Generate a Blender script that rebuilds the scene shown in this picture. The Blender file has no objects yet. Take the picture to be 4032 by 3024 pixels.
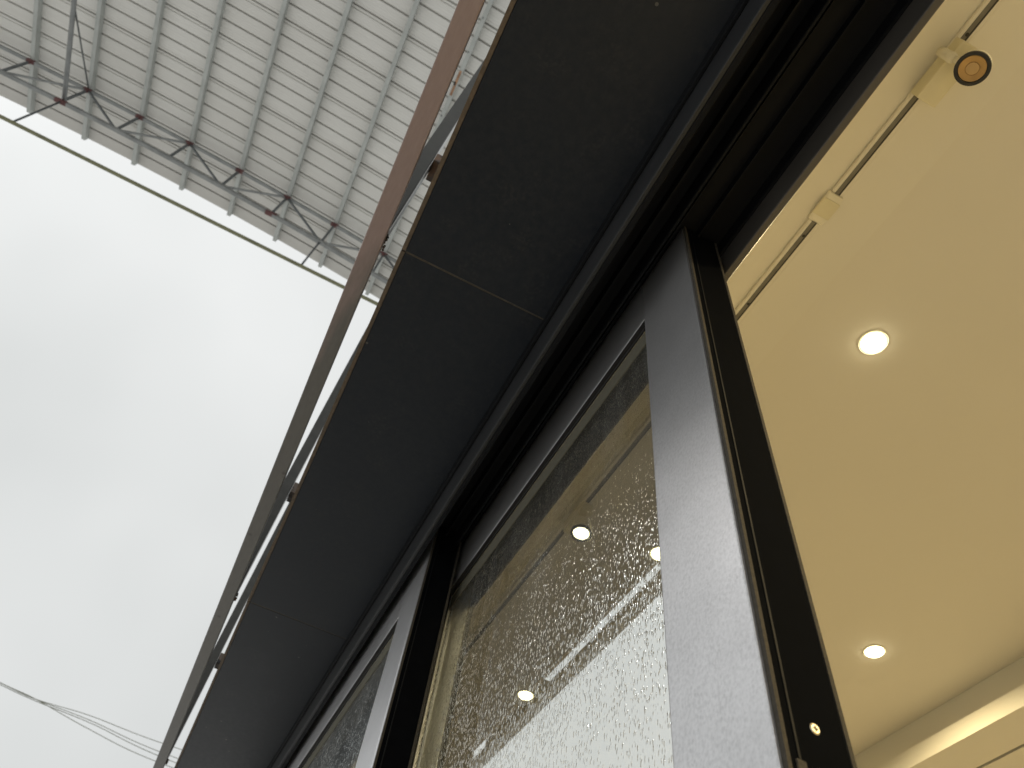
import bpy, bmesh, math, random
from mathutils import Vector, Matrix
random.seed(7)
sc = bpy.context.scene
COL = sc.collection
H = 1.5                                   # eye height; z values below are measured from the eye

# ------------------------------------------------------------------ camera
cd = bpy.data.cameras.new('camera'); cam = bpy.data.objects.new('camera', cd); COL.objects.link(cam)
cd.sensor_width = 36.0; cd.lens = 2863.62 / 4032 * 36.0
cd.clip_start = 0.02; cd.clip_end = 2000
right = Vector((0.438875, 0.891112, 0.115366))
down = Vector((-0.702340, 0.420284, -0.574526))
fwd = Vector((-0.560453, 0.171119, 0.810315))
M = Matrix((right, -down, -fwd)).transposed().to_4x4()
M.translation = Vector((0, 0, H)); cam.matrix_world = M
sc.camera = cam
cd.dof.use_dof = True; cd.dof.focus_distance = 0.95; cd.dof.aperture_fstop = 10.0

# ------------------------------------------------------------------ sky, sun, exposure
SUN_EL, SUN_AZ = math.radians(52), math.radians(205)
w = bpy.data.worlds.new('World'); sc.world = w; w.use_nodes = True
nt = w.node_tree; nt.nodes.clear()
out = nt.nodes.new('ShaderNodeOutputWorld'); bg = nt.nodes.new('ShaderNodeBackground')
sky = nt.nodes.new('ShaderNodeTexSky'); sky.sky_type = 'NISHITA'; sky.sun_disc = False
sky.sun_elevation = SUN_EL; sky.sun_rotation = SUN_AZ; sky.dust_density = 6; sky.air_density = 1; sky.ozone_density = 1
hsv = nt.nodes.new('ShaderNodeHueSaturation'); hsv.inputs['Saturation'].default_value = 0.06
mix = nt.nodes.new('ShaderNodeMix'); mix.data_type = 'RGBA'
mix.inputs['Factor'].default_value = 0.93                     # closed cloud deck over the clear sky
tc = nt.nodes.new('ShaderNodeTexCoord')
nz = nt.nodes.new('ShaderNodeTexNoise'); nz.inputs['Scale'].default_value = 1.6; nz.inputs['Detail'].default_value = 3
rm = nt.nodes.new('ShaderNodeValToRGB')
rm.color_ramp.elements[0].position = 0.34; rm.color_ramp.elements[0].color = (6.0, 6.2, 6.15, 1)
rm.color_ramp.elements[1].position = 0.66; rm.color_ramp.elements[1].color = (7.7, 7.85, 7.8, 1)
nt.links.new(tc.outputs['Generated'], nz.inputs['Vector']); nt.links.new(nz.outputs['Fac'], rm.inputs['Fac'])
nt.links.new(sky.outputs['Color'], hsv.inputs['Color'])
nt.links.new(hsv.outputs['Color'], mix.inputs[6]); nt.links.new(rm.outputs['Color'], mix.inputs[7])
nt.links.new(mix.outputs[2], bg.inputs['Color']); bg.inputs['Strength'].default_value = 0.11
nt.links.new(bg.outputs[0], out.inputs[0])

sd = bpy.data.lights.new('sun', 'SUN'); sd.energy = 1.5; sd.angle = math.radians(30); sd.color = (1, 0.97, 0.93)
so = bpy.data.objects.new('sun', sd); COL.objects.link(so); so.location = (-5, -20, 30)
sdir = Vector((math.sin(SUN_AZ) * math.cos(SUN_EL), math.cos(SUN_AZ) * math.cos(SUN_EL), math.sin(SUN_EL)))
so.rotation_euler = sdir.to_track_quat('Z', 'Y').to_euler()

vs = sc.view_settings
vs.view_transform = 'Standard'; vs.look = 'None'; vs.exposure = 0.0; vs.gamma = 1.0; vs.use_curve_mapping = False
sc.render.engine = 'CYCLES'
cy = sc.cycles
cy.use_denoising = True; cy.max_bounces = 7; cy.diffuse_bounces = 5; cy.glossy_bounces = 4
cy.transparent_max_bounces = 8; cy.sample_clamp_indirect = 6.0; cy.caustics_reflective = False; cy.caustics_refractive = False

# ------------------------------------------------------------------ helpers
def obj(name, me, mat=None, parent=None):
    o = bpy.data.objects.new(name, me); COL.objects.link(o)
    if mat is not None and not me.materials: me.materials.append(mat)
    if parent is not None: o.parent = parent
    return o

def wpos(o):
    v = Vector((0, 0, 0))
    while o is not None: v = v + o.location; o = o.parent
    return v

def thing(name, label, cat, loc=(0, 0, 0), group=None):
    o = bpy.data.objects.new(name, None); COL.objects.link(o)
    o.location = (loc[0], loc[1], loc[2] + H); o.empty_display_size = 0.1
    tag(o, label, cat, group); return o

def tag(o, label, cat, group=None):
    o['label'] = label; o['category'] = cat
    if group: o['group'] = group
    return o

def finish(bm, name, mat, parent, bevel=0, seg=1, smooth=False):
    if bevel > 0:
        bmesh.ops.bevel(bm, geom=list(bm.edges), offset=bevel, segments=seg, affect='EDGES', profile=0.6)
    bmesh.ops.recalc_face_normals(bm, faces=bm.faces)
    off = wpos(parent) if parent is not None else Vector((0, 0, 0))
    for v in bm.verts: v.co = v.co + Vector((0, 0, H)) - off
    me = bpy.data.meshes.new(name); bm.to_mesh(me); bm.free()
    if smooth:
        for p in me.polygons: p.use_smooth = True
    return obj(name, me, mat, parent)

def add_box(bm, x0, x1, y0, y1, z0, z1):
    vs_ = [bm.verts.new((x, y, z)) for x in (x0, x1) for y in (y0, y1) for z in (z0, z1)]
    for f in ((0, 1, 3, 2), (4, 6, 7, 5), (0, 4, 5, 1), (2, 3, 7, 6), (0, 2, 6, 4), (1, 5, 7, 3)):
        bm.faces.new([vs_[i] for i in f])

def box(name, x0, x1, y0, y1, z0, z1, mat, parent=None, bevel=0.0, seg=1):
    bm = bmesh.new(); add_box(bm, x0, x1, y0, y1, z0, z1)
    return finish(bm, name, mat, parent, bevel, seg)

def add_bar(bm, p0, p1, w_, h_, up=(0, 0, 1)):
    p0, p1 = Vector(p0), Vector(p1); d = (p1 - p0).normalized()
    s = d.cross(Vector(up)).normalized(); u = s.cross(d)
    r = []
    for p in (p0, p1):
        r.append([bm.verts.new(p + s * a * w_ / 2 + u * b * h_ / 2) for a, b in ((-1, -1), (1, -1), (1, 1), (-1, 1))])
    for i in range(4):
        j = (i + 1) % 4; bm.faces.new((r[0][i], r[0][j], r[1][j], r[1][i]))
    bm.faces.new(r[0][::-1]); bm.faces.new(r[1])

def bar(name, p0, p1, w_, h_, mat, parent=None, up=(0, 0, 1), bevel=0):
    bm = bmesh.new(); add_bar(bm, p0, p1, w_, h_, up); return finish(bm, name, mat, parent, bevel)

def tube(name, pts, r, mat, parent=None, n=8):
    bm = bmesh.new(); pts = [Vector(p) for p in pts]; rings = []
    for i, p in enumerate(pts):
        d = (pts[min(i + 1, len(pts) - 1)] - pts[max(i - 1, 0)]).normalized()
        ref = Vector((0, 0, 1)) if abs(d.z) < 0.9 else Vector((1, 0, 0))
        s = d.cross(ref).normalized(); u = s.cross(d)
        rings.append([bm.verts.new(p + (s * math.cos(a) + u * math.sin(a)) * r) for a in [2 * math.pi * k / n for k in range(n)]])
    for a, b in zip(rings, rings[1:]):
        for k in range(n): bm.faces.new((a[k], a[(k + 1) % n], b[(k + 1) % n], b[k]))
    bm.faces.new(rings[0][::-1]); bm.faces.new(rings[-1])
    return finish(bm, name, mat, parent, smooth=True)

def lathe(name, centre, axis, prof, mat, parent=None, n=32, smooth=True, cap=True):
    """prof: list of (radius, height along axis)"""
    c = Vector(centre); ax = Vector(axis).normalized()
    ref = Vector((0, 0, 1)) if abs(ax.z) < 0.9 else Vector((1, 0, 0))
    s = ax.cross(ref).normalized(); u = ax.cross(s)
    bm = bmesh.new(); rings = []
    for r, h in prof:
        rings.append([bm.verts.new(c + ax * h + (s * math.cos(a) + u * math.sin(a)) * r) for a in [2 * math.pi * k / n for k in range(n)]])
    for a, b in zip(rings, rings[1:]):
        for k in range(n): bm.faces.new((a[k], a[(k + 1) % n], b[(k + 1) % n], b[k]))
    if cap:
        bm.faces.new(rings[0][::-1]); bm.faces.new(rings[-1])
    o = finish(bm, name, mat, parent, smooth=False)
    if smooth:
        for p in o.data.polygons:
            if len(p.vertices) == 4: p.use_smooth = True
        o.data.set_sharp_from_angle(angle=math.radians(35))
    return o

def struct(o): o['kind'] = 'structure'; return o

# ------------------------------------------------------------------ materials
class N:
    def __init__(s, name):
        s.m = bpy.data.materials.new(name); s.m.use_nodes = True; s.t = s.m.node_tree; s.t.nodes.clear()
        s.out = s.t.nodes.new('ShaderNodeOutputMaterial'); s.co = s.t.nodes.new('ShaderNodeTexCoord').outputs['Object']
    def n(s, typ, **kw):
        x = s.t.nodes.new(typ)
        for k, v in kw.items():
            if k.startswith('_'): setattr(x, k[1:], v)
            else: x.inputs[k].default_value = v
        return x
    def l(s, a, b): s.t.links.new(a, b)
    def mapping(s, scale=(1, 1, 1), rot=(0, 0, 0)):
        m = s.n('ShaderNodeMapping'); m.inputs['Scale'].default_value = scale; m.inputs['Rotation'].default_value = rot
        s.l(s.co, m.inputs['Vector']); return m.outputs[0]
    def noise(s, scale, detail=4, vec=None, rough=0.55):
        x = s.n('ShaderNodeTexNoise', Scale=scale, Detail=detail, Roughness=rough)
        s.l(vec if vec is not None else s.co, x.inputs['Vector']); return x.outputs['Fac']
    def ramp(s, fac, stops):
        r = s.n('ShaderNodeValToRGB'); e = r.color_ramp.elements
        while len(e) < len(stops): e.new(0.5)
        for el, (p, c) in zip(e, stops):
            el.position = p; el.color = (c, c, c, 1) if not isinstance(c, tuple) else (*c, 1)
        s.l(fac, r.inputs['Fac']); return r.outputs['Color']
    def mixc(s, fac, a, b, mode='MIX'):
        m = s.n('ShaderNodeMix', _data_type='RGBA', _blend_type=mode)
        for sock, v in ((m.inputs['Factor'], fac), (m.inputs[6], a), (m.inputs[7], b)):
            if hasattr(v, 'default_value') or hasattr(v, 'is_linked'): s.l(v, sock)
            else: sock.default_value = v if not isinstance(v, tuple) else (*v, 1)
        return m.outputs[2]
    def math(s, op, a, b=0.0, clamp=False):
        m = s.n('ShaderNodeMath', _operation=op, _use_clamp=clamp)
        for sock, v in ((m.inputs[0], a), (m.inputs[1], b)):
            if hasattr(v, 'is_linked'): s.l(v, sock)
            else: sock.default_value = v
        return m.outputs[0]
    def bump(s, h, strength, dist):
        b = s.n('ShaderNodeBump', Strength=strength, Distance=dist); s.l(h, b.inputs['Height']); return b.outputs[0]
    def bsdf(s, col, rough=0.5, metal=0.0, spec=0.5, normal=None):
        p = s.n('ShaderNodeBsdfPrincipled', Metallic=metal); p.inputs['Specular IOR Level'].default_value = spec
        if hasattr(col, 'is_linked'): s.l(col, p.inputs['Base Color'])
        else: p.inputs['Base Color'].default_value = (*col, 1)
        if hasattr(rough, 'is_linked'): s.l(rough, p.inputs['Roughness'])
        else: p.inputs['Roughness'].default_value = rough
        if normal is not None: s.l(normal, p.inputs['Normal'])
        s.l(p.outputs[0], s.out.inputs[0]); return p

def plain(name, col, rough=0.5, metal=0.0, var=0.12, scale=30, spec=0.5, bump=0.0):
    a = N(name); nzz = a.noise(scale, 5)
    c = a.mixc(a.ramp(nzz, [(0.3, 0.0), (0.7, 1.0)]), tuple(v * (1 - var) for v in col), tuple(min(1, v * (1 + var)) for v in col))
    nm = a.bump(nzz, bump, 0.002) if bump else None
    a.bsdf(c, a.ramp(nzz, [(0.2, max(0, rough - 0.06)), (0.8, min(1, rough + 0.06))]), metal, spec, nm)
    return a.m

def mat_tile():
    a = N('dark_stone_tile'); a.co = a.n('ShaderNodeNewGeometry').outputs['Position']
    cl = a.noise(3.0, 6); fine = a.noise(60, 6, rough=0.7)
    c = a.mixc(a.ramp(cl, [(0.3, 0.0), (0.75, 1.0)]), (0.0105, 0.0142, 0.0210), (0.0165, 0.0205, 0.0280))
    c = a.mixc(a.ramp(fine, [(0.38, 0.0), (0.70, 0.9)]), c, (0.0225, 0.0255, 0.0310))
    dust = a.math('MULTIPLY', a.ramp(a.noise(11, 7, rough=0.7), [(0.50, 0.0), (0.74, 1.0)]), a.ramp(a.noise(140, 3), [(0.45, 0.0), (0.65, 1.0)]))
    c = a.mixc(a.math('MULTIPLY', dust, 0.5), c, (0.055, 0.053, 0.05))
    vor = a.n('ShaderNodeTexVoronoi', Scale=27.0, Randomness=1.0); a.l(a.co, vor.inputs['Vector'])
    rnd = a.n('ShaderNodeSeparateColor'); a.l(vor.outputs['Color'], rnd.inputs[0])
    size = a.math('MULTIPLY', a.math('POWER', rnd.outputs[0], 5.0), 0.10)
    spot = a.math('LESS_THAN', vor.outputs['Distance'], size)
    c = a.mixc(a.math('MULTIPLY', spot, a.math('MULTIPLY', rnd.outputs[1], 0.8)), c, (0.20, 0.185, 0.16))
    # faint scuffs
    sc_ = a.noise(9, 8, a.mapping((1.0, 4.0, 1.0), (0, 0, 0.5)), 0.75)
    c = a.mixc(a.ramp(sc_, [(0.66, 0.0), (0.78, 0.35)]), c, (0.05, 0.05, 0.05))
    a.bsdf(c, a.ramp(fine, [(0.3, 0.36), (0.7, 0.50)]), 0, 0.24, a.bump(fine, 0.10, 0.001)); return a.m

def mat_wet_metal(name, col, drops=1.0, rough=0.40, metal=0.9):
    """powder-coated aluminium, beaded with rain"""
    a = N(name)
    base = a.noise(7, 4)
    vec = a.mapping((1, 1, 0.85))
    d1 = a.n('ShaderNodeTexVoronoi', Scale=230.0, Randomness=1.0); a.l(vec, d1.inputs['Vector'])
    r1 = a.n('ShaderNodeSeparateColor'); a.l(d1.outputs['Color'], r1.inputs[0])
    m1 = a.math('MULTIPLY', a.ramp(d1.outputs['Distance'], [(0.2, 1.0), (0.55, 0.0)]), a.math('POWER', r1.outputs[0], 1.6))
    m2 = a.ramp(a.noise(270, 2, vec, 0.6), [(0.40, 0.0), (0.66, 0.8)])
    m3 = a.ramp(a.noise(38, 4, vec, 0.6), [(0.35, 0.65), (0.65, 1.0)])
    # rain reaches the lower part only: the soffit shelters the top
    sz = a.n('ShaderNodeSeparateXYZ'); a.l(a.co, sz.inputs[0])
    mr = a.n('ShaderNodeMapRange'); a.l(sz.outputs[2], mr.inputs[0])
    for i_, v_ in enumerate((2.05, 2.50, drops, drops * 0.12)): mr.inputs[1 + i_].default_value = v_
    h = a.math('MULTIPLY', a.math('MULTIPLY', a.math('MAXIMUM', m1, m2), m3), mr.outputs[0])
    c = a.mixc(a.ramp(base, [(0.3, 0.0), (0.7, 1.0)]), tuple(v * 0.9 for v in col), tuple(v * 1.08 for v in col))
    c = a.mixc(a.math('MULTIPLY', h, 0.62, True), c, tuple(v * 0.6 for v in col))
    a.bsdf(c, rough, metal, 0.5, a.bump(h, 0.07, 0.001)); return a.m

def mat_glass():
    a = N('rain_beaded_glass')
    geo = a.mapping((1, 1, 0.40), (0, 0.10, 0))
    wob = a.n('ShaderNodeTexNoise', Scale=70.0, Detail=2.0); a.l(geo, wob.inputs['Vector'])
    addv = a.n('ShaderNodeVectorMath', _operation='MULTIPLY_ADD'); a.l(wob.outputs['Color'], addv.inputs[0])
    addv.inputs[1].default_value = (0.006, 0.006, 0.006); a.l(geo, addv.inputs[2])
    hs = None
    for scale, lo, hi, pw, am in ((330.0, 0.15, 0.42, 1.3, 0.85), (190.0, 0.12, 0.31, 2.6, 1.3)):
        v = a.n('ShaderNodeTexVoronoi', Scale=scale, Randomness=1.0); a.l(addv.outputs[0], v.inputs['Vector'])
        r = a.n('ShaderNodeSeparateColor'); a.l(v.outputs['Color'], r.inputs[0])
        m = a.math('MULTIPLY', a.ramp(v.outputs['Distance'], [(lo, 1.0), (hi, 0.0)]), a.math('MULTIPLY', a.math('POWER', r.outputs[0], pw), am))
        hs = m if hs is None else a.math('MAXIMUM', hs, m)
    runs = a.ramp(a.noise(34, 3, a.mapping((1, 1, 0.07), (0, 0.06, 0))), [(0.34, 0.62), (0.58, 1.0)])
    patch = a.math('MULTIPLY', a.ramp(a.noise(9, 3), [(0.3, 0.55), (0.65, 1.0)]), runs)
    sz = a.n('ShaderNodeSeparateXYZ'); a.l(a.co, sz.inputs[0])
    mr = a.n('ShaderNodeMapRange'); a.l(sz.outputs[2], mr.inputs[0])
    for i_, v_ in enumerate((2.44, 2.51, 1.0, 0.45)): mr.inputs[1 + i_].default_value = v_   # the rail shelters the top of the pane
    hs = a.math('MULTIPLY', a.math('MULTIPLY', hs, patch), mr.outputs[0])
    nrm = a.bump(hs, 0.56, 0.0013)
    gl = a.n('ShaderNodeBsdfGlossy', Roughness=0.0); gl.inputs['Color'].default_value = (0.945, 0.99, 1.0, 1); a.l(nrm, gl.inputs['Normal'])
    tr = a.n('ShaderNodeBsdfTransparent'); 
    a.l(a.mixc(a.math('MULTIPLY', hs, 0.35, True), (0.93, 0.95, 0.95), (0.62, 0.63, 0.62)), tr.inputs['Color'])
    # beads scatter a little of whatever light reaches them
    df = a.n('ShaderNodeBsdfTranslucent'); df.inputs['Color'].default_value = (0.8, 0.8, 0.75, 1)
    mx0 = a.n('ShaderNodeMixShader'); a.l(a.math('MULTIPLY', hs, 0.16, True), mx0.inputs[0]); a.l(tr.outputs[0], mx0.inputs[1]); a.l(df.outputs[0], mx0.inputs[2])
    fr = a.n('ShaderNodeFresnel', IOR=1.6)
    fac = a.math('ADD', a.math('MULTIPLY', fr.outputs[0], 0.27), 0.73, True)
    mx = a.n('ShaderNodeMixShader'); a.l(fac, mx.inputs[0]); a.l(mx0.outputs[0], mx.inputs[1]); a.l(gl.outputs[0], mx.inputs[2])
    film = a.n('ShaderNodeBsdfDiffuse'); film.inputs['Color'].default_value = (0.75, 0.76, 0.74, 1)
    mf = a.n('ShaderNodeMixShader'); a.l(a.math('MULTIPLY', a.math('MULTIPLY', a.math('SUBTRACT', mr.outputs[0], 0.45), patch), 0.15), mf.inputs[0]); a.l(mx.outputs[0], mf.inputs[1]); a.l(film.outputs[0], mf.inputs[2])
    a.l(mf.outputs[0], a.out.inputs[0]); return a.m

def mat_pane_rear():
    a = N('clear_pane_rear'); tr = a.n('ShaderNodeBsdfTransparent'); tr.inputs['Color'].default_value = (0.97, 0.985, 0.97, 1)
    gl = a.n('ShaderNodeBsdfGlossy', Roughness=0.0); mx = a.n('ShaderNodeMixShader'); mx.inputs[0].default_value = 0.03
    a.l(tr.outputs[0], mx.inputs[1]); a.l(gl.outputs[0], mx.inputs[2]); a.l(mx.outputs[0], a.out.inputs[0]); return a.m

def mat_primer():
    a = N('primed_steel')
    g = a.noise(4, 5, a.mapping((1.0, 6, 6))); f = a.noise(160, 5, a.mapping((0.25, 1, 1)), 0.7)
    sx = a.n('ShaderNodeSeparateXYZ'); a.l(a.co, sx.inputs[0])
    # reddish brown on the nearer length, darker grey on the farther one
    edge = a.math('ADD', sx.outputs[0], a.math('MULTIPLY', g, 0.9))
    k = a.ramp(edge, [(0.50, 0.0), (0.85, 1.0)])
    red = a.mixc(f, (0.31, 0.225, 0.21), (0.42, 0.325, 0.31))
    greyish = a.mixc(f, (0.125, 0.12, 0.112), (0.20, 0.192, 0.18))
    c = a.mixc(k, greyish, red)
    v = a.n('ShaderNodeTexVoronoi', Scale=17.0, Randomness=1.0); a.l(a.co, v.inputs['Vector'])
    c = a.mixc(a.ramp(v.outputs['Distance'], [(0.04, 0.55), (0.12, 0.0)]), c, (0.05, 0.04, 0.035))
    a.bsdf(c, 0.42, 0.15, 0.5, a.bump(f, 0.2, 0.001)); return a.m

def mat_sheet():
    a = N('grey_roof_sheet'); rnd_ = a.n('ShaderNodeObjectInfo').outputs['Random']
    st = a.noise(22, 3, a.mapping((1, 0.02, 1))); bl = a.noise(0.6, 4)
    c = a.mixc(st, (0.68, 0.675, 0.645), (0.79, 0.785, 0.755))
    c = a.mixc(a.ramp(bl, [(0.35, 0.0), (0.75, 0.35)]), c, (0.58, 0.56, 0.525))
    c = a.mixc(a.math('MULTIPLY', rnd_, 0.16), c, (0.50, 0.48, 0.44))
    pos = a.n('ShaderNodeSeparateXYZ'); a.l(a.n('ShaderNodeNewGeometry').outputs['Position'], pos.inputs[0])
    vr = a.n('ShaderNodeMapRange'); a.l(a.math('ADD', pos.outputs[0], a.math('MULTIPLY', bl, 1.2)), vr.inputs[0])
    for i_, v_ in enumerate((-7.6, -6.2, 0.6, 0.0)): vr.inputs[1 + i_].default_value = v_     # shade of the overhang painted in as a darker colour
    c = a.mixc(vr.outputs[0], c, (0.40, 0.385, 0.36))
    wv = a.n('ShaderNodeTexWave', Scale=7.0, Distortion=0.0, _wave_type='BANDS', _bands_direction='X'); a.l(a.co, wv.inputs['Vector'])
    a.bsdf(c, 0.5, 0.0, 0.3, a.bump(wv.outputs['Fac'], 0.35, 0.006)); return a.m

def mat_emit(name, col, s):
    a = N(name); e = a.n('ShaderNodeEmission', Strength=s); e.inputs['Color'].default_value = (*col, 1)
    a.l(e.outputs[0], a.out.inputs[0]); return a.m

def mat_weld():
    a = N('burnt_bracket_steel')
    n_ = a.noise(38, 4)
    c = a.mixc(a.ramp(n_, [(0.38, 0.0), (0.5, 1.0)]), (0.02, 0.02, 0.022), (0.13, 0.10, 0.08))
    c = a.mixc(a.ramp(a.noise(24, 3), [(0.52, 0.0), (0.62, 1.0)]), c, (0.20, 0.11, 0.06))
    a.bsdf(c, 0.65, 0.1); return a.m

MT = mat_tile()
MEDGE = plain('brown_tile_edge', (0.125, 0.092, 0.062), 0.7, var=0.3, scale=90, bump=0.3)
MGROUT = plain('brown_grout', (0.085, 0.072, 0.055), 0.9, var=0.3, scale=120)
MHEAD = plain('black_aluminium', (0.006, 0.0066, 0.008), 0.65, 0.0, 0.2, 14, spec=0.15)
MHEADG = plain('charcoal_aluminium', (0.024, 0.025, 0.027), 0.5, 0.0, 0.12, 14, spec=0.35)
MLIP = plain('brown_black_aluminium', (0.075, 0.068, 0.060), 0.5, 0.0, 0.1, 14)
MDOOR = mat_wet_metal('wet_grey_aluminium', (0.68, 0.675, 0.685))
MDOOR2 = mat_wet_metal('dry_grey_aluminium', (0.86, 0.855, 0.87), 0.06, 0.34)
MBLK = plain('black_edge_profile', (0.0045, 0.005, 0.0062), 0.9, var=0.2, scale=40, spec=0.02)
MSEAL = plain('olive_brush_seal', (0.055, 0.047, 0.035), 0.9, var=0.3, scale=300, bump=0.5)
MBEAD = plain('olive_glazing_bead', (0.115, 0.108, 0.078), 0.8, var=0.15, scale=150)
MRUB = plain('black_rubber', (0.012, 0.011, 0.011), 0.7, var=0.3, scale=200)
MGLASS = mat_glass(); MREAR = mat_pane_rear()
MSCREW = plain('bright_screw', (0.75, 0.66, 0.50), 0.3, 0.85, 0.1, 200)
MPRIM = mat_primer()
MGALV = plain('galvanised_steel', (0.30, 0.31, 0.31), 0.5, 0.3, 0.2, 25)
MDKST = plain('dark_galvanised_steel', (0.056, 0.055, 0.050), 0.6, 0.1, 0.25, 25)
MWELD = mat_weld()
MRUST = plain('orange_rust', (0.34, 0.19, 0.11), 0.8, 0.0, 0.45, 9)
MPOSTLIT = plain('lit_post_face_steel', (0.62, 0.62, 0.61), 0.4, 0.2, 0.15, 30)  # pale tone standing for light on the posts' inner faces
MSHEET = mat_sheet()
MPURL = plain('purlin_steel', (0.43, 0.45, 0.435), 0.5, 0.15, 0.12, 4)
MTRUSS = plain('truss_steel', (0.24, 0.25, 0.25), 0.5, 0.2, 0.2, 5)
MWEB = plain('dark_web_steel', (0.10, 0.11, 0.115), 0.5, 0.2, 0.25, 5)
MRED = plain('red_oxide_joint', (0.12, 0.05, 0.05), 0.7, var=0.35, scale=9)
MTIE = plain('tie_rod_steel', (0.19, 0.19, 0.11), 0.6, 0.1, 0.2, 5)
MCEIL = plain('cream_ceiling_paint', (0.80, 0.775, 0.70), 0.75, var=0.015, scale=2.5, spec=0.25)
MCEIL2 = plain('cream_ceiling_paint_main', (0.785, 0.757, 0.682), 0.75, var=0.02, scale=1.6, spec=0.25)
MWALL = plain('cream_wall_paint', (0.78, 0.75, 0.66), 0.75, var=0.02, scale=3, spec=0.25)
MFLOOR = plain('pale_floor', (0.55, 0.51, 0.44), 0.4, var=0.1, scale=2)
MFAC = plain('dark_facade_render', (0.07, 0.07, 0.072), 0.8, var=0.2, scale=8, bump=0.3)
MGND = plain('pale_concrete', (0.58, 0.575, 0.56), 0.85, var=0.12, scale=1.5, bump=0.2)
MWIRE = plain('dark_cable', (0.17, 0.175, 0.13), 0.6)
MPLAS = plain('ivory_plastic', (0.73, 0.685, 0.51), 0.5, var=0.05, scale=20)
MPLASW = plain('white_plastic', (0.80, 0.77, 0.66), 0.45, var=0.04, scale=20)
MTRK = plain('grey_track_slot', (0.17, 0.165, 0.145), 0.5, 0.2, 0.15, 50)
MRING = plain('black_lamp_ring', (0.02, 0.019, 0.016), 0.4)
MCOP = plain('copper_reflector', (0.50, 0.315, 0.125), 0.45, 0.3, 0.08, 60)
MCOP2 = plain('copper_lens', (0.56, 0.38, 0.18), 0.4, 0.25, 0.05, 60)
MLED = mat_emit('warm_led', (1.0, 0.90, 0.58), 14.0)
MLEDR = mat_emit('warm_lamp_rim', (1.0, 0.86, 0.36), 1.5)
MTRIM = plain('white_lamp_trim', (0.8, 0.75, 0.62), 0.5, var=0.02)

# ------------------------------------------------------------------ ground
gm = bmesh.new()
S = 600.0
g0 = [gm.verts.new((x, y, -H)) for x, y in ((-S, -S), (S, -S), (S, S), (-S, S))]; gm.faces.new(g0)
struct(finish(gm, 'ground', MGND, None))

# ------------------------------------------------------------------ the shop shell
ZC = 1.40; X0, X1, YB = -3.6, 2.6, 4.0; YI = 0.445
def slab(name, x0, x1, y0, y1, z0, z1, mat, parent=None):
    return box(name, x0, x1, y0, y1, z0, z1, mat, parent)
struct(slab('shop_floor', X0, X1, 0.25, YB, -H + 0.005, -H + 0.03, MFLOOR))
ceil = struct(slab('shop_ceiling', X0, X1, 0.7475, 1.988, ZC + 0.007, ZC + 0.10, MCEIL2))
slab('ceiling_board', X0, X1, YI, 0.7475, ZC, ZC + 0.10, MCEIL, ceil)
# dropped bulkhead deeper inside: plain band, projecting lip, lower ceiling with a dark slot
bh = struct(slab('shop_bulkhead', X0, X1, 1.9885, 2.06, 1.318, ZC + 0.09, MCEIL))
slab('bulkhead_lip', X0, X1, 1.955, 2.06, 1.266, 1.3175, MCEIL, bh)
slab('lower_ceiling', X0, X1, 2.0605, 2.098, 1.267, 1.36, MCEIL, bh)
slab('dark_slot', X0, X1, 2.0985, 2.110, 1.275, 1.36, MRUB, bh)
slab('lower_ceiling', X0, X1, 2.1105, YB, 1.267, 1.36, MCEIL, bh)
sw = struct(slab('shop_wall', X0, X1, YB, YB + 0.1, -H + 0.03, 1.42, MWALL))
slab('side_wall', X0 - 0.1, X0 - 0.001, 0.25, YB, -H + 0.03, 1.42, MWALL, sw)
slab('side_wall', X1 + 0.001, X1 + 0.1, 0.25, YB, -H + 0.03, 1.42, MWALL, sw)
slab('lintel', X0, X1, YI + 0.001, YI + 0.02, 1.205, ZC - 0.001, MWALL, sw)
slab('pier', 0.72, X1, 0.30, 0.44, -H + 0.03, 1.07, MFAC, sw)
slab('pier', X0, -2.52, 0.30, 0.44, -H + 0.03, 1.07, MFAC, sw)
slab('roof_slab', X0 - 0.1, X1 + 0.1, 0.05, YB + 0.1, 1.52, 1.72, MFAC, sw)
# facade above the soffit
fac = tag(box('shop_facade', X0 - 0.1, X1 + 0.1, -0.030, 0.40, 1.2165, 1.51, MFAC), 'dark rendered shopfront fascia above the tiled soffit', 'facade')

# ------------------------------------------------------------------ soffit of long dark tiles
sof = thing('tiled_soffit', 'dark stone tiled soffit with brown edge above the sliding doors', 'soffit', (-0.66, 0.1, 1.2))
JX = [-0.6642 + 1.2048 * k for k in range(-3, 3)]
first = None
for k in range(len(JX) - 1):
    a_, b_ = JX[k] + 0.0016, JX[k + 1] - 0.0016
    cx = (a_ + b_) / 2
    if first is None:
        bm = bmesh.new(); add_box(bm, -(b_ - a_) / 2, (b_ - a_) / 2, -0.0482, 0.262, 0, 0.012)
        bmesh.ops.bevel(bm, geom=list(bm.edges), offset=0.0009, segments=1, affect='EDGES')
        bmesh.ops.recalc_face_normals(bm, faces=bm.faces)
        first = bpy.data.meshes.new('tile'); bm.to_mesh(first); bm.free(); first.materials.append(MT)
    o = obj('tile', first, None, sof); o.location = Vector((cx, 0, 1.2 + H)) - sof.location
    o.rotation_euler = (random.uniform(-.002, .002), random.uniform(-.0006, .0006), 0)
    box('edge_strip', a_, b_, -0.0556 + random.uniform(-.0006, .0006), -0.0486, 1.1995, 1.2125, MEDGE, sof, 0.0002)
box('grout_bed', JX[0], JX[-1], -0.047, 0.262, 1.2006, 1.2118, MGROUT, sof)

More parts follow.
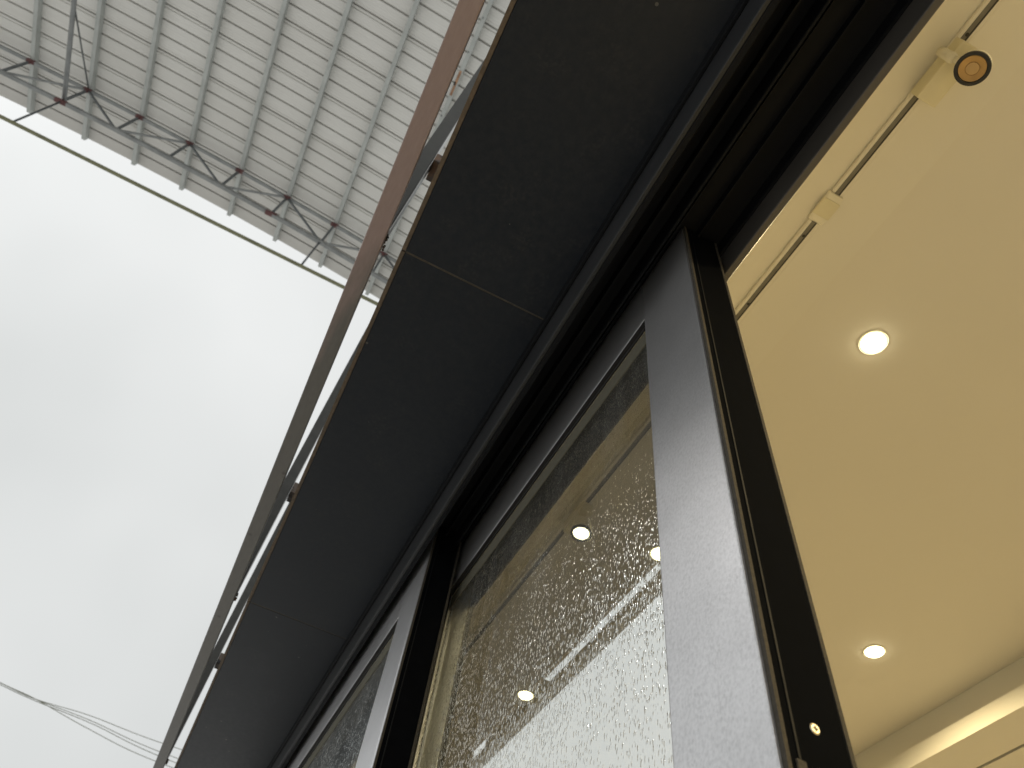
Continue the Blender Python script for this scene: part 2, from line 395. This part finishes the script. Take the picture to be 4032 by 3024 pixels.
# ------------------------------------------------------------------ door head with tracks
XH0, XH1 = X0, X1
hd = thing('door_head_frame', 'black aluminium head frame with sliding tracks above the doors', 'door frame', (-0.5, 0.33, 1.075))
box('sealant_bead', XH0, XH1, 0.2395, 0.2445, 1.190, 1.1993, MRUB, hd)
box('front_face', XH0, XH1, 0.2425, 0.2500, 1.077, 1.1895, MHEADG, hd, 0.0012)
box('front_ledge', XH0, XH1, 0.2365, 0.2424, 1.160, 1.1885, MHEAD, hd, 0.001)
box('head_plate', XH0, XH1, 0.2501, 0.4440, 1.1795, 1.2030, MHEAD, hd)
box('front_lip', XH0, XH1, 0.2501, 0.2600, 1.0765, 1.100, MHEAD, hd, 0.001)
box('track_fin', XH0, XH1, 0.2990, 0.3030, 1.150, 1.179, MHEAD, hd)
box('track_fin', XH0, XH1, 0.3260, 0.3310, 1.128, 1.179, MHEAD, hd, 0.001)
box('track_fin', XH0, XH1, 0.3395, 0.3425, 1.150, 1.179, MHEAD, hd)
box('track_fin', XH0, XH1, 0.3800, 0.3830, 1.160, 1.179, MHEAD, hd)
box('rear_lip', XH0, XH1, 0.4300, 0.4420, 1.088, 1.179, MLIP, hd, 0.0012)
box('rear_groove', XH0, XH1, 0.4250, 0.4299, 1.148, 1.179, MHEAD, hd)

# ------------------------------------------------------------------ sliding doors
def sliding_door(label, xl, xr, y0, th, wl, wr, zr, mat, wet=True):
    """xl..xr extent, y0 outer face, th thickness, wl/wr stile widths, zr underside of the top rail"""
    t = thing('sliding_door', label, 'door', ((xl + xr) / 2, y0, -H + 0.03), 'grey sliding glass doors')
    zt, zb = 1.172, -H + 0.04; y1 = y0 + th; yg = y0 + 0.013
    box('stile', xr - wr, xr - 0.004, y0, y1, zb, zt, mat, t, 0.0022, 2)
    box('stile', xl, xl + wl, y0, y1, zb, zt, mat, t, 0.0022, 2)
    tr = box('top_rail', xl + wl + 0.0002, xr - wr - 0.0002, y0, y1, zr, zt, mat, t, 0.0004, 1)
    box('bottom_rail', xl + wl + 0.0002, xr - wr - 0.0002, y0, y1, zb, zb + 0.12, mat, t, 0.0016, 1)
    # edge profile of the meeting stile: black, with a brush seal in front and a thin rim behind
    ep = box('edge_profile', xr - 0.0039, xr, y0 + 0.006, y1 - 0.0045, zb, zt - 0.001, MBLK, t, 0.0006)
    box('brush_seal', xr - 0.0038, xr + 0.0012, y0 + 0.0022, y0 + 0.0058, zb, zt - 0.001, MSEAL, ep)
    box('groove_line', xr - 0.003, xr + 0.0008, y0 + 0.0135, y0 + 0.0155, zb, zt - 0.001, MHEAD, ep)
    box('rear_rim', xr - 0.0038, xr + 0.0006, y1 - 0.0042, y1 - 0.0002, zb, zt - 0.001, MSEAL, ep)
    # gasket and bead round the pane, then the pane
    xa, xb, zl = xl + wl, xr - wr, zb + 0.12
    box('gasket', xa + 0.0002, xb - 0.0002, y0 + 0.0006, yg - 0.0004, zr - 0.0012, zr - 0.0002, MRUB, t, 0.0003)
    box('gasket', xa + 0.0002, xb - 0.0002, y0 + 0.0075, y0 + 0.0110, zr - 0.0046, zr - 0.0013, MRUB, t, 0.0008)
    box('gasket', xa + 0.0002, xa + 0.0045, y0 + 0.0075, y0 + 0.0110, zl, zr - 0.0046, MRUB, t, 0.0008)
    box('gasket', xb - 0.0022, xb - 0.0002, y0 + 0.0075, y0 + 0.0110, zl, zr - 0.0046, MRUB, t, 0.0005)
    box('spacer_band', xa + 0.0046, xb - 0.0023, yg - 0.0009, yg - 0.0002, zr - 0.040, zr - 0.0047, MBEAD, t)
    box('inner_cover', xa + 0.0040, xb - 0.0002, yg + 0.0062, y1 + 0.001, zr - 0.004, zr - 0.0002, MRUB, t)
    box('inner_cover', xa + 0.0002, xa + 0.0038, yg + 0.0062, y1 + 0.001, zl, zr - 0.0045, MBEAD, t)
    pane = box('glass_pane', xa - 0.004, xb + 0.004, yg, yg + 0.006, zl - 0.004, zr + 0.004, MGLASS, t)
    pane.data.materials.append(MREAR)
    for p in pane.data.polygons:
        if p.normal.y > -0.5: p.material_index = 1
    return t, ep

DX, DY, DT = -0.3709, 0.352, 0.0665
d1, ep1 = sliding_door('grey sliding door with wide rain-beaded stile and pane beside the open doorway', -1.46, DX, DY, DT, 0.13, 0.1268, 1.049, MDOOR)
d2, ep2 = sliding_door('grey sliding door in the front track, left of the open doorway, its stile silvery', -2.50, -1.263, 0.2746, DT, 0.13, 0.1427, 1.00, MDOOR2)

# countersunk screw and latch in the black edge
sx, sy, sz_ = DX, 0.3868, 0.3055
s0 = lathe('screw', (sx - 0.0005, sy, sz_), (1, 0, 0), [(0.0044, 0), (0.0044, 0.0007), (0.0034, 0.0014), (0.0012, 0.0014)], MSCREW, ep1, 24)
box('screw_slot', sx + 0.0008, sx + 0.00105, sy - 0.0022, sy + 0.0022, sz_ - 0.0006, sz_ + 0.0006, MRUB, s0)
box('screw_slot', sx + 0.0008, sx + 0.00107, sy - 0.0006, sy + 0.0006, sz_ - 0.0022, sz_ + 0.0022, MRUB, s0)
lt = box('latch_plate', sx - 0.0005, sx + 0.0014, 0.3625, 0.3715, 0.20, 0.2765, MSEAL, ep1, 0.0008)
box('latch_mouth', sx + 0.0010, sx + 0.0017, 0.3645, 0.3705, 0.235, 0.262, MRUB, lt)
box('latch_tongue', sx + 0.001, sx + 0.004, 0.3715, 0.3740, 0.2655, 0.2700, MSCREW, lt, 0.0006)

# ------------------------------------------------------------------ ceiling light track and its lamps
TY = 0.633
trk = thing('ceiling_light_track', 'white light track with grey slot along the cream ceiling', 'light track', (-0.3, TY, ZC))
XT0, XT1 = -2.02, 1.6
for a_, b_ in ((XT0, -0.3125), (-0.2495, XT1)):
    box('track_body', a_, b_, TY - 0.012, TY + 0.012, ZC - 0.008, ZC - 0.0002, MCEIL, trk, 0.002)
    sl = box('track_slot', a_, b_, TY - 0.0055, TY + 0.0055, ZC - 0.0086, ZC - 0.0070, MTRK, trk)
    box('conductor', a_, b_, TY + 0.0022, TY + 0.0046, ZC - 0.0090, ZC - 0.0087, MRING, sl)
cn = box('track_connector', -0.3122, -0.2498, TY - 0.0165, TY + 0.0165, ZC - 0.0095, ZC - 0.0003, MPLASW, trk, 0.002)
box('connector_cover', -0.298, -0.263, TY - 0.0185, TY + 0.0185, ZC - 0.0115, ZC - 0.0096, MPLAS, cn, 0.0008)
for x_ in (-0.345, -0.52, 0.062): lathe('track_screw', (x_, TY, ZC - 0.0088), (0, 0, -1), [(0.0032, 0), (0.0026, 0.0008)], MRING, trk, 12)

def track_spot(label, xa, xb, ball, head, axis, rad, lit):
    t = thing('track_spotlight', label, 'spotlight', ((xa + xb) / 2, TY, ZC - 0.0195), 'spotlights on the ceiling track')
    bm = bmesh.new()
    L = xb - xa
    add_box(bm, xa, xb - 0.3 * L, TY - 0.0165, TY + 0.0225, ZC - 0.045, ZC - 0.0092)
    add_box(bm, xb - 0.3 * L + 0.0004, xb, TY - 0.0135, TY + 0.0185, ZC - 0.040, ZC - 0.0092)
    finish(bm, 'adapter_box', MPLAS, t, 0.003, 2)
    b = Vector(ball); h = Vector(head)
    lathe('pivot_ball', b, (h - b), [(0.003, -0.009), (0.0075, -0.006), (0.0092, 0.0), (0.0075, 0.006), (0.003, 0.009)], MPLASW, t, 24)
    tube('pivot_stem', [b + Vector((0, 0, 0.012)), b + Vector((0, -0.002, 0.040))], 0.008, MPLASW, t, 12)
    tube('pivot_arm', [b, h], 0.0055, MPLASW, t, 12)
    ax = Vector(axis).normalized()
    lathe('lamp_body', h, ax, [(rad * 0.45, -0.045), (rad * 0.75, -0.040), (rad * 0.98, -0.012), (rad * 1.0, 0.0)], MPLASW, t, 40)
    lathe('lamp_ring', h, ax, [(rad * 1.0, 0.0002), (rad * 1.0, 0.006), (rad * 0.80, 0.006), (rad * 0.785, 0.0012), (rad * 0.5, 0.0012)], MRING, t, 40)
    if lit:
        lathe('lamp_lens', h, ax, [(rad * 0.78, 0.0014), (rad * 0.76, 0.0035), (rad * 0.3, 0.0045)], MLED, t, 40)
        lamp_light(t, h + ax * 0.009, rad * 0.75, 4.5, ax)
    else:
        r_ = lathe('reflector', h, ax, [(rad * 0.775, 0.0014), (rad * 0.76, 0.0045), (rad * 0.40, 0.0030), (rad * 0.39, 0.0022)], MCOP, t, 40)
        lathe('lamp_lens', h, ax, [(rad * 0.37, 0.0022), (rad * 0.36, 0.0042), (rad * 0.2, 0.0046)], MCOP2, r_, 32)
    return t

WARM = (1.0, 0.80, 0.44)
def lamp_light(parent, pos, r, power, direction=(0, 0, -1)):
    ld = bpy.data.lights.new('lamp_light', 'AREA'); ld.shape = 'DISK'; ld.size = 2 * r; ld.energy = power; ld.color = WARM; ld.spread = math.radians(158)
    lo = bpy.data.objects.new('lamp_light', ld); COL.objects.link(lo); lo.parent = parent
    lo.location = Vector(pos) + Vector((0, 0, H)) - wpos(parent)
    lo.rotation_euler = (-Vector(direction)).to_track_quat('Z', 'Y').to_euler()
    return lo

track_spot('unlit track spotlight with black ring and copper face by the head frame', -0.0485, 0.0525, (0.0235, 0.6085, 1.330), (0.0259, 0.6326, 1.296),
           (-0.25, -0.42, -1), 0.0255, False)
track_spot('lit track spotlight seen through the middle of the wet pane', -1.30, -1.20, (-1.232, 0.620, 1.330), (-1.222, 0.631, 1.300),
           (0.05, -0.1, -1), 0.027, True)

def downlight(x, y, label, power=11.2):
    t = thing('downlight', label, 'downlight', (x, y, ZC), 'round recessed downlights in the shop ceiling')
    z = ZC + (0.007 if y > 0.7475 else 0)
    lathe('trim_ring', (x, y, z), (0, 0, -1), [(0.0325, 0.0002), (0.0322, 0.0014), (0.0300, 0.0024), (0.0285, 0.0006)], MCEIL, t, 40, cap=False)
    lathe('lamp_face', (x, y, z), (0, 0, -1), [(0.0255, 0.0003), (0.0252, 0.0030), (0.0235, 0.0062), (0.019, 0.0085), (0.010, 0.0100)], MLED, t, 40)
    lathe('lamp_rim', (x, y, z), (0, 0, -1), [(0.0283, 0.0004), (0.0280, 0.0016), (0.0262, 0.0022), (0.0257, 0.0016)], MLEDR, t, 40, cap=False)
    lamp_light(t, (x, y, z - 0.0115), 0.024, power)
    return t

downlight(-0.472, 0.921, 'lit round downlight beside the ceiling track, upper of two seen through the open doorway')
downlight(-1.285, 1.648, 'lit round downlight by the ceiling bulkhead, lower of two seen through the open doorway', 6.2)
downlight(-1.275, 0.905, 'lit round downlight half hidden behind the wide grey stile, seen through wet glass')
downlight(-2.1154, 0.912, 'lit round downlight at the bottom of the wet pane beside the reflected tube')
for x_, y_ in ((0.346, 0.915), (0.346, 1.648), (1.164, 0.915), (1.164, 1.648), (-2.11, 1.70), (-2.93, 0.86), (-2.93, 1.70)):
    downlight(x_, y_, 'round recessed downlight out of sight along the shop ceiling')

# ------------------------------------------------------------------ steel frame outside the soffit
fr = thing('steel_sign_frame', 'steel tube frame with upright posts just outside the soffit edge', 'steel frame', (-1.0, -0.108, 1.2))
ty0, ty1, tz0, tz1 = -0.1262, -0.0915, 1.2045, 1.2285
box('bottom_tube', -4.6, 2.2, ty0, ty1, tz0, tz1, MPRIM, fr, 0.0022, 2)
box('top_tube', -4.6, 2.2, ty0, ty1, 3.02, 3.055, MGALV, fr, 0.002)
for px in (-0.655, -1.885, -3.02, 0.575, 1.805):
    box('post', px - 0.036, px, ty0 + 0.001, ty1 - 0.001, tz1 + 0.0003, 3.0197, MDKST, fr, 0.0018)
    box('post_lit_face', px - 0.034, px - 0.002, ty1 - 0.0008, ty1 + 0.0004, tz1 + 0.002, 3.0, MPOSTLIT, fr)  # thin pale plate added so the post's inner face looks lit
    b_ = box('bracket', px - 0.052, px + 0.002, ty1 + 0.0008, 0.06, 1.63, 1.675, MWELD, fr, 0.0015)
    bm = bmesh.new()
    for q in range(7):
        bmesh.ops.create_icosphere(bm, subdivisions=1, radius=random.uniform(.0022, .0042),
            matrix=Matrix.Translation((px - 0.045 + q * 0.006, ty1 + 0.001 + random.uniform(-.001, .003), tz1 + random.uniform(-.003, .004))))
    finish(bm, 'weld_bead', MWELD, fr)
box('reflection_blocker', -2.20, -1.80, -0.1225, -0.0955, 1.2288, 1.2700, MDKST, fr, 0.001)  # added plate, hidden behind the tube, interrupts the bright strip mirrored in the glass

# ------------------------------------------------------------------ barrel roof across the yard
def rz(y): return 12.98 - 0.01227 * (y + 8.1) ** 2
rf = thing('barrel_roof', 'high grey ribbed metal barrel roof on purlins and a steel truss', 'roof', (-2.0, -8.0, 12.3))
YR0, YR1, XR0 = -17.6, 1.6, -8.01
NS, PW, RW = 15, 0.26, 3
def sheet_mesh():
    prof = []
    for r in range(RW):
        x = r * PW
        prof += [(x, 0.0)] + ([(x + 0.172, 0.0), (x + 0.173, 0.022), (x + 0.190, 0.022), (x + 0.191, 0.0)] if r == RW - 1 else []) + [(x + 0.222, 0.0), (x + 0.2235, 0.060), (x + 0.253, 0.060), (x + 0.2545, 0.0)]
    prof += [(RW * PW - 0.001, 0.0), (RW * PW - 0.001, -0.006), (RW * PW + 0.030, -0.006), (RW * PW + 0.031, -0.001)]
    bm = bmesh.new(); ny = 40; rows = []
    for j in range(ny + 1):
        y = YR0 + (YR1 - YR0) * j / ny
        rows.append([bm.verts.new((x, y, rz(y) + z)) for x, z in prof])
    for a_, b_ in zip(rows, rows[1:]):
        for k in range(len(prof) - 1): bm.faces.new((a_[k], a_[k + 1], b_[k + 1], b_[k]))
    bmesh.ops.recalc_face_normals(bm, faces=bm.faces)
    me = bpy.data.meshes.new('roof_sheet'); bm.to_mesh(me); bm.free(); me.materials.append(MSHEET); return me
sm = sheet_mesh()
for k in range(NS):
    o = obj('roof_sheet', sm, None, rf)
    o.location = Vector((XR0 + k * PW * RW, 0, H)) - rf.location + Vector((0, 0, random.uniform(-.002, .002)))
PY = [-7.84, -6.80, -5.82, -4.85, -3.85, -2.87, -1.88, -0.835]
PY = [-7.84 - 1.0 * k for k in range(9, 0, -1)] + PY + [0.16, 1.15]
XR1 = XR0 + NS * PW * RW
for y in PY:
    zt = rz(y) - 0.0025
    bm = bmesh.new()      # lipped channel: web on the far side, two flanges
    add_box(bm, -8.0, XR1, y - 0.034, y + 0.034, zt - 0.130, zt - 0.126)
    add_box(bm, -8.0, XR1, y + 0.030, y + 0.034, zt - 0.1258, zt - 0.004)
    add_box(bm, -8.0, XR1, y - 0.034, y + 0.034, zt - 0.0038, zt)
    finish(bm, 'purlin', MPURL, rf)
zr_ = rz(-0.835) - 0.0025     # rusted splice under the purlin next to the shop
box('rusted_splice', -3.78, -3.36, -0.862, -0.822, zr_ - 0.136, zr_ - 0.1303, MRUST, rf)
box('splice_bolt', -3.60, -3.55, -0.868, -0.846, zr_ - 0.150, zr_ - 0.1363, MRUB, rf)
for q in range(12):
    lathe('purlin_bolt', (-0.3 - q * 0.55, -0.848, zr_ - 0.1303), (0, 0, -1), [(0.013, 0), (0.011, 0.010)], MWEB, rf, 8)
# truss in the plane of the last bay
TX = -6.99
top = lambda y: rz(y) - 0.132 - 0.028
bot = lambda y: rz(y) - 0.132 - 0.82
def chord(name, f, x, s, mat):
    ys = [YR0 + 0.3 + (YR1 - YR0 - 0.5) * i / 36 for i in range(37)]
    bm = bmesh.new(); rr = []
    for y in ys: rr.append([bm.verts.new((x + a_ * s, y, f(y) + b_ * s)) for a_, b_ in ((-.5, -.5), (.5, -.5), (.5, .5), (-.5, .5))])
    for a_, b_ in zip(rr, rr[1:]):
        for k in range(4): bm.faces.new((a_[k], a_[(k + 1) % 4], b_[(k + 1) % 4], b_[k]))
    bm.faces.new(rr[0][::-1]); bm.faces.new(rr[-1]); return finish(bm, name, mat, rf)
chord('top_chord', top, TX, 0.052, MTRUSS); chord('bottom_chord', bot, TX, 0.060, MTRUSS)
i0 = PY.index(-7.84)
for i, y in enumerate(PY):
    bar('web_member', (TX, y, bot(y)), (TX, y, top(y)), 0.036, 0.036, MWEB, rf, up=(1, 0, 0))
    bm = bmesh.new()
    add_box(bm, TX - 0.030, TX + 0.030, y - 0.07, y + 0.07, top(y) - 0.034, top(y) + 0.030)
    add_box(bm, TX - 0.024, TX + 0.024, y - 0.022, y + 0.022, top(y) - 0.09, top(y) - 0.0345)
    finish(bm, 'joint_plate', MRED, rf)
    if (i - i0) % 4 == 1:
        bm = bmesh.new(); add_box(bm, TX - 0.034, TX + 0.034, y - 0.10, y + 0.10, bot(y) - 0.034, bot(y) + 0.034); finish(bm, 'joint_plate', MRED, rf)
    if i + 1 < len(PY):
        y2 = PY[i + 1]; dn = (i - i0) % 2 == 1
        bar('web_member', (TX, y, top(y) if dn else bot(y)), (TX, y2, bot(y2) if dn else top(y2)), 0.032, 0.032, MWEB if dn else MTRUSS, rf, up=(1, 0, 0))
tie = lambda y: 10.756 - 0.0326 * (y + 6.8)
tube('tie_rod', [(TX, y, tie(y)) for y in (-17.2, -12, -6.8, -1.9, 1.4)], 0.032, MTIE, rf, 8)
for y in (-6.80, -1.90, -11.84):
    tube('hanger', [(TX, y, tie(y)), (TX, y, bot(y))], 0.018, MWEB, rf, 6)
zb = bot(-6.8) + 0.07
tube('long_brace', [(TX, -6.79, zb), (2.5, -6.79, zb)], 0.038, MTRUSS, rf, 10)
tube('sway_rod', [(-5.40, -6.76, zb), (TX + .05, -6.80, top(-6.8))], 0.014, MWEB, rf, 6)

# ------------------------------------------------------------------ cables in the street
def cable(label, pts, r):
    # smooth polyline through the points
    P = [Vector(p) for p in pts]; out_ = []
    for i in range(len(P) - 1):
        p0 = P[max(i - 1, 0)]; p1 = P[i]; p2 = P[i + 1]; p3 = P[min(i + 2, len(P) - 1)]
        for s in range(8):
            t = s / 8
            out_.append(0.5 * ((2 * p1) + (p2 - p0) * t + (2 * p0 - 5 * p1 + 4 * p2 - p3) * t * t + (3 * p1 - p0 - 3 * p2 + p3) * t ** 3))
    out_.append(P[-1])
    o = tube('overhead_cable', out_, r, MWIRE, None, 6)
    return tag(o, label, 'cable', 'overhead cables by the steel tube')
CB = [(-25, -14, 11.9), (-25, -9, 11.0), (-25, -6.12, 10.65), (-25, -5.0, 10.54)]
cable('topmost of the overhead cables fanning out low beside the steel tube', CB + [(-25, -3.4, 10.60), (-25, -1.27, 10.53), (-25, 3, 10.6)], 0.010)
cable('second overhead cable from the top in the fan beside the steel tube', [(p[0] + .04, p[1], p[2] - .02) for p in CB] + [(-24.96, -3.3, 10.46), (-24.96, -1.21, 10.27), (-24.96, 3, 10.2)], 0.010)
cable('third overhead cable from the top in the fan beside the steel tube', [(p[0] - .04, p[1], p[2] - .03) for p in CB] + [(-25.04, -3.2, 10.42), (-25.04, -1.2, 10.19), (-25.04, 3, 10.0)], 0.010)
cable('lowest sagging overhead cable in the fan beside the steel tube', [(p[0] + .08, p[1], p[2] - .03) for p in CB] + [(-24.92, -3.3, 10.22), (-24.92, -1.17, 9.97), (-24.92, 3, 9.9)], 0.010)
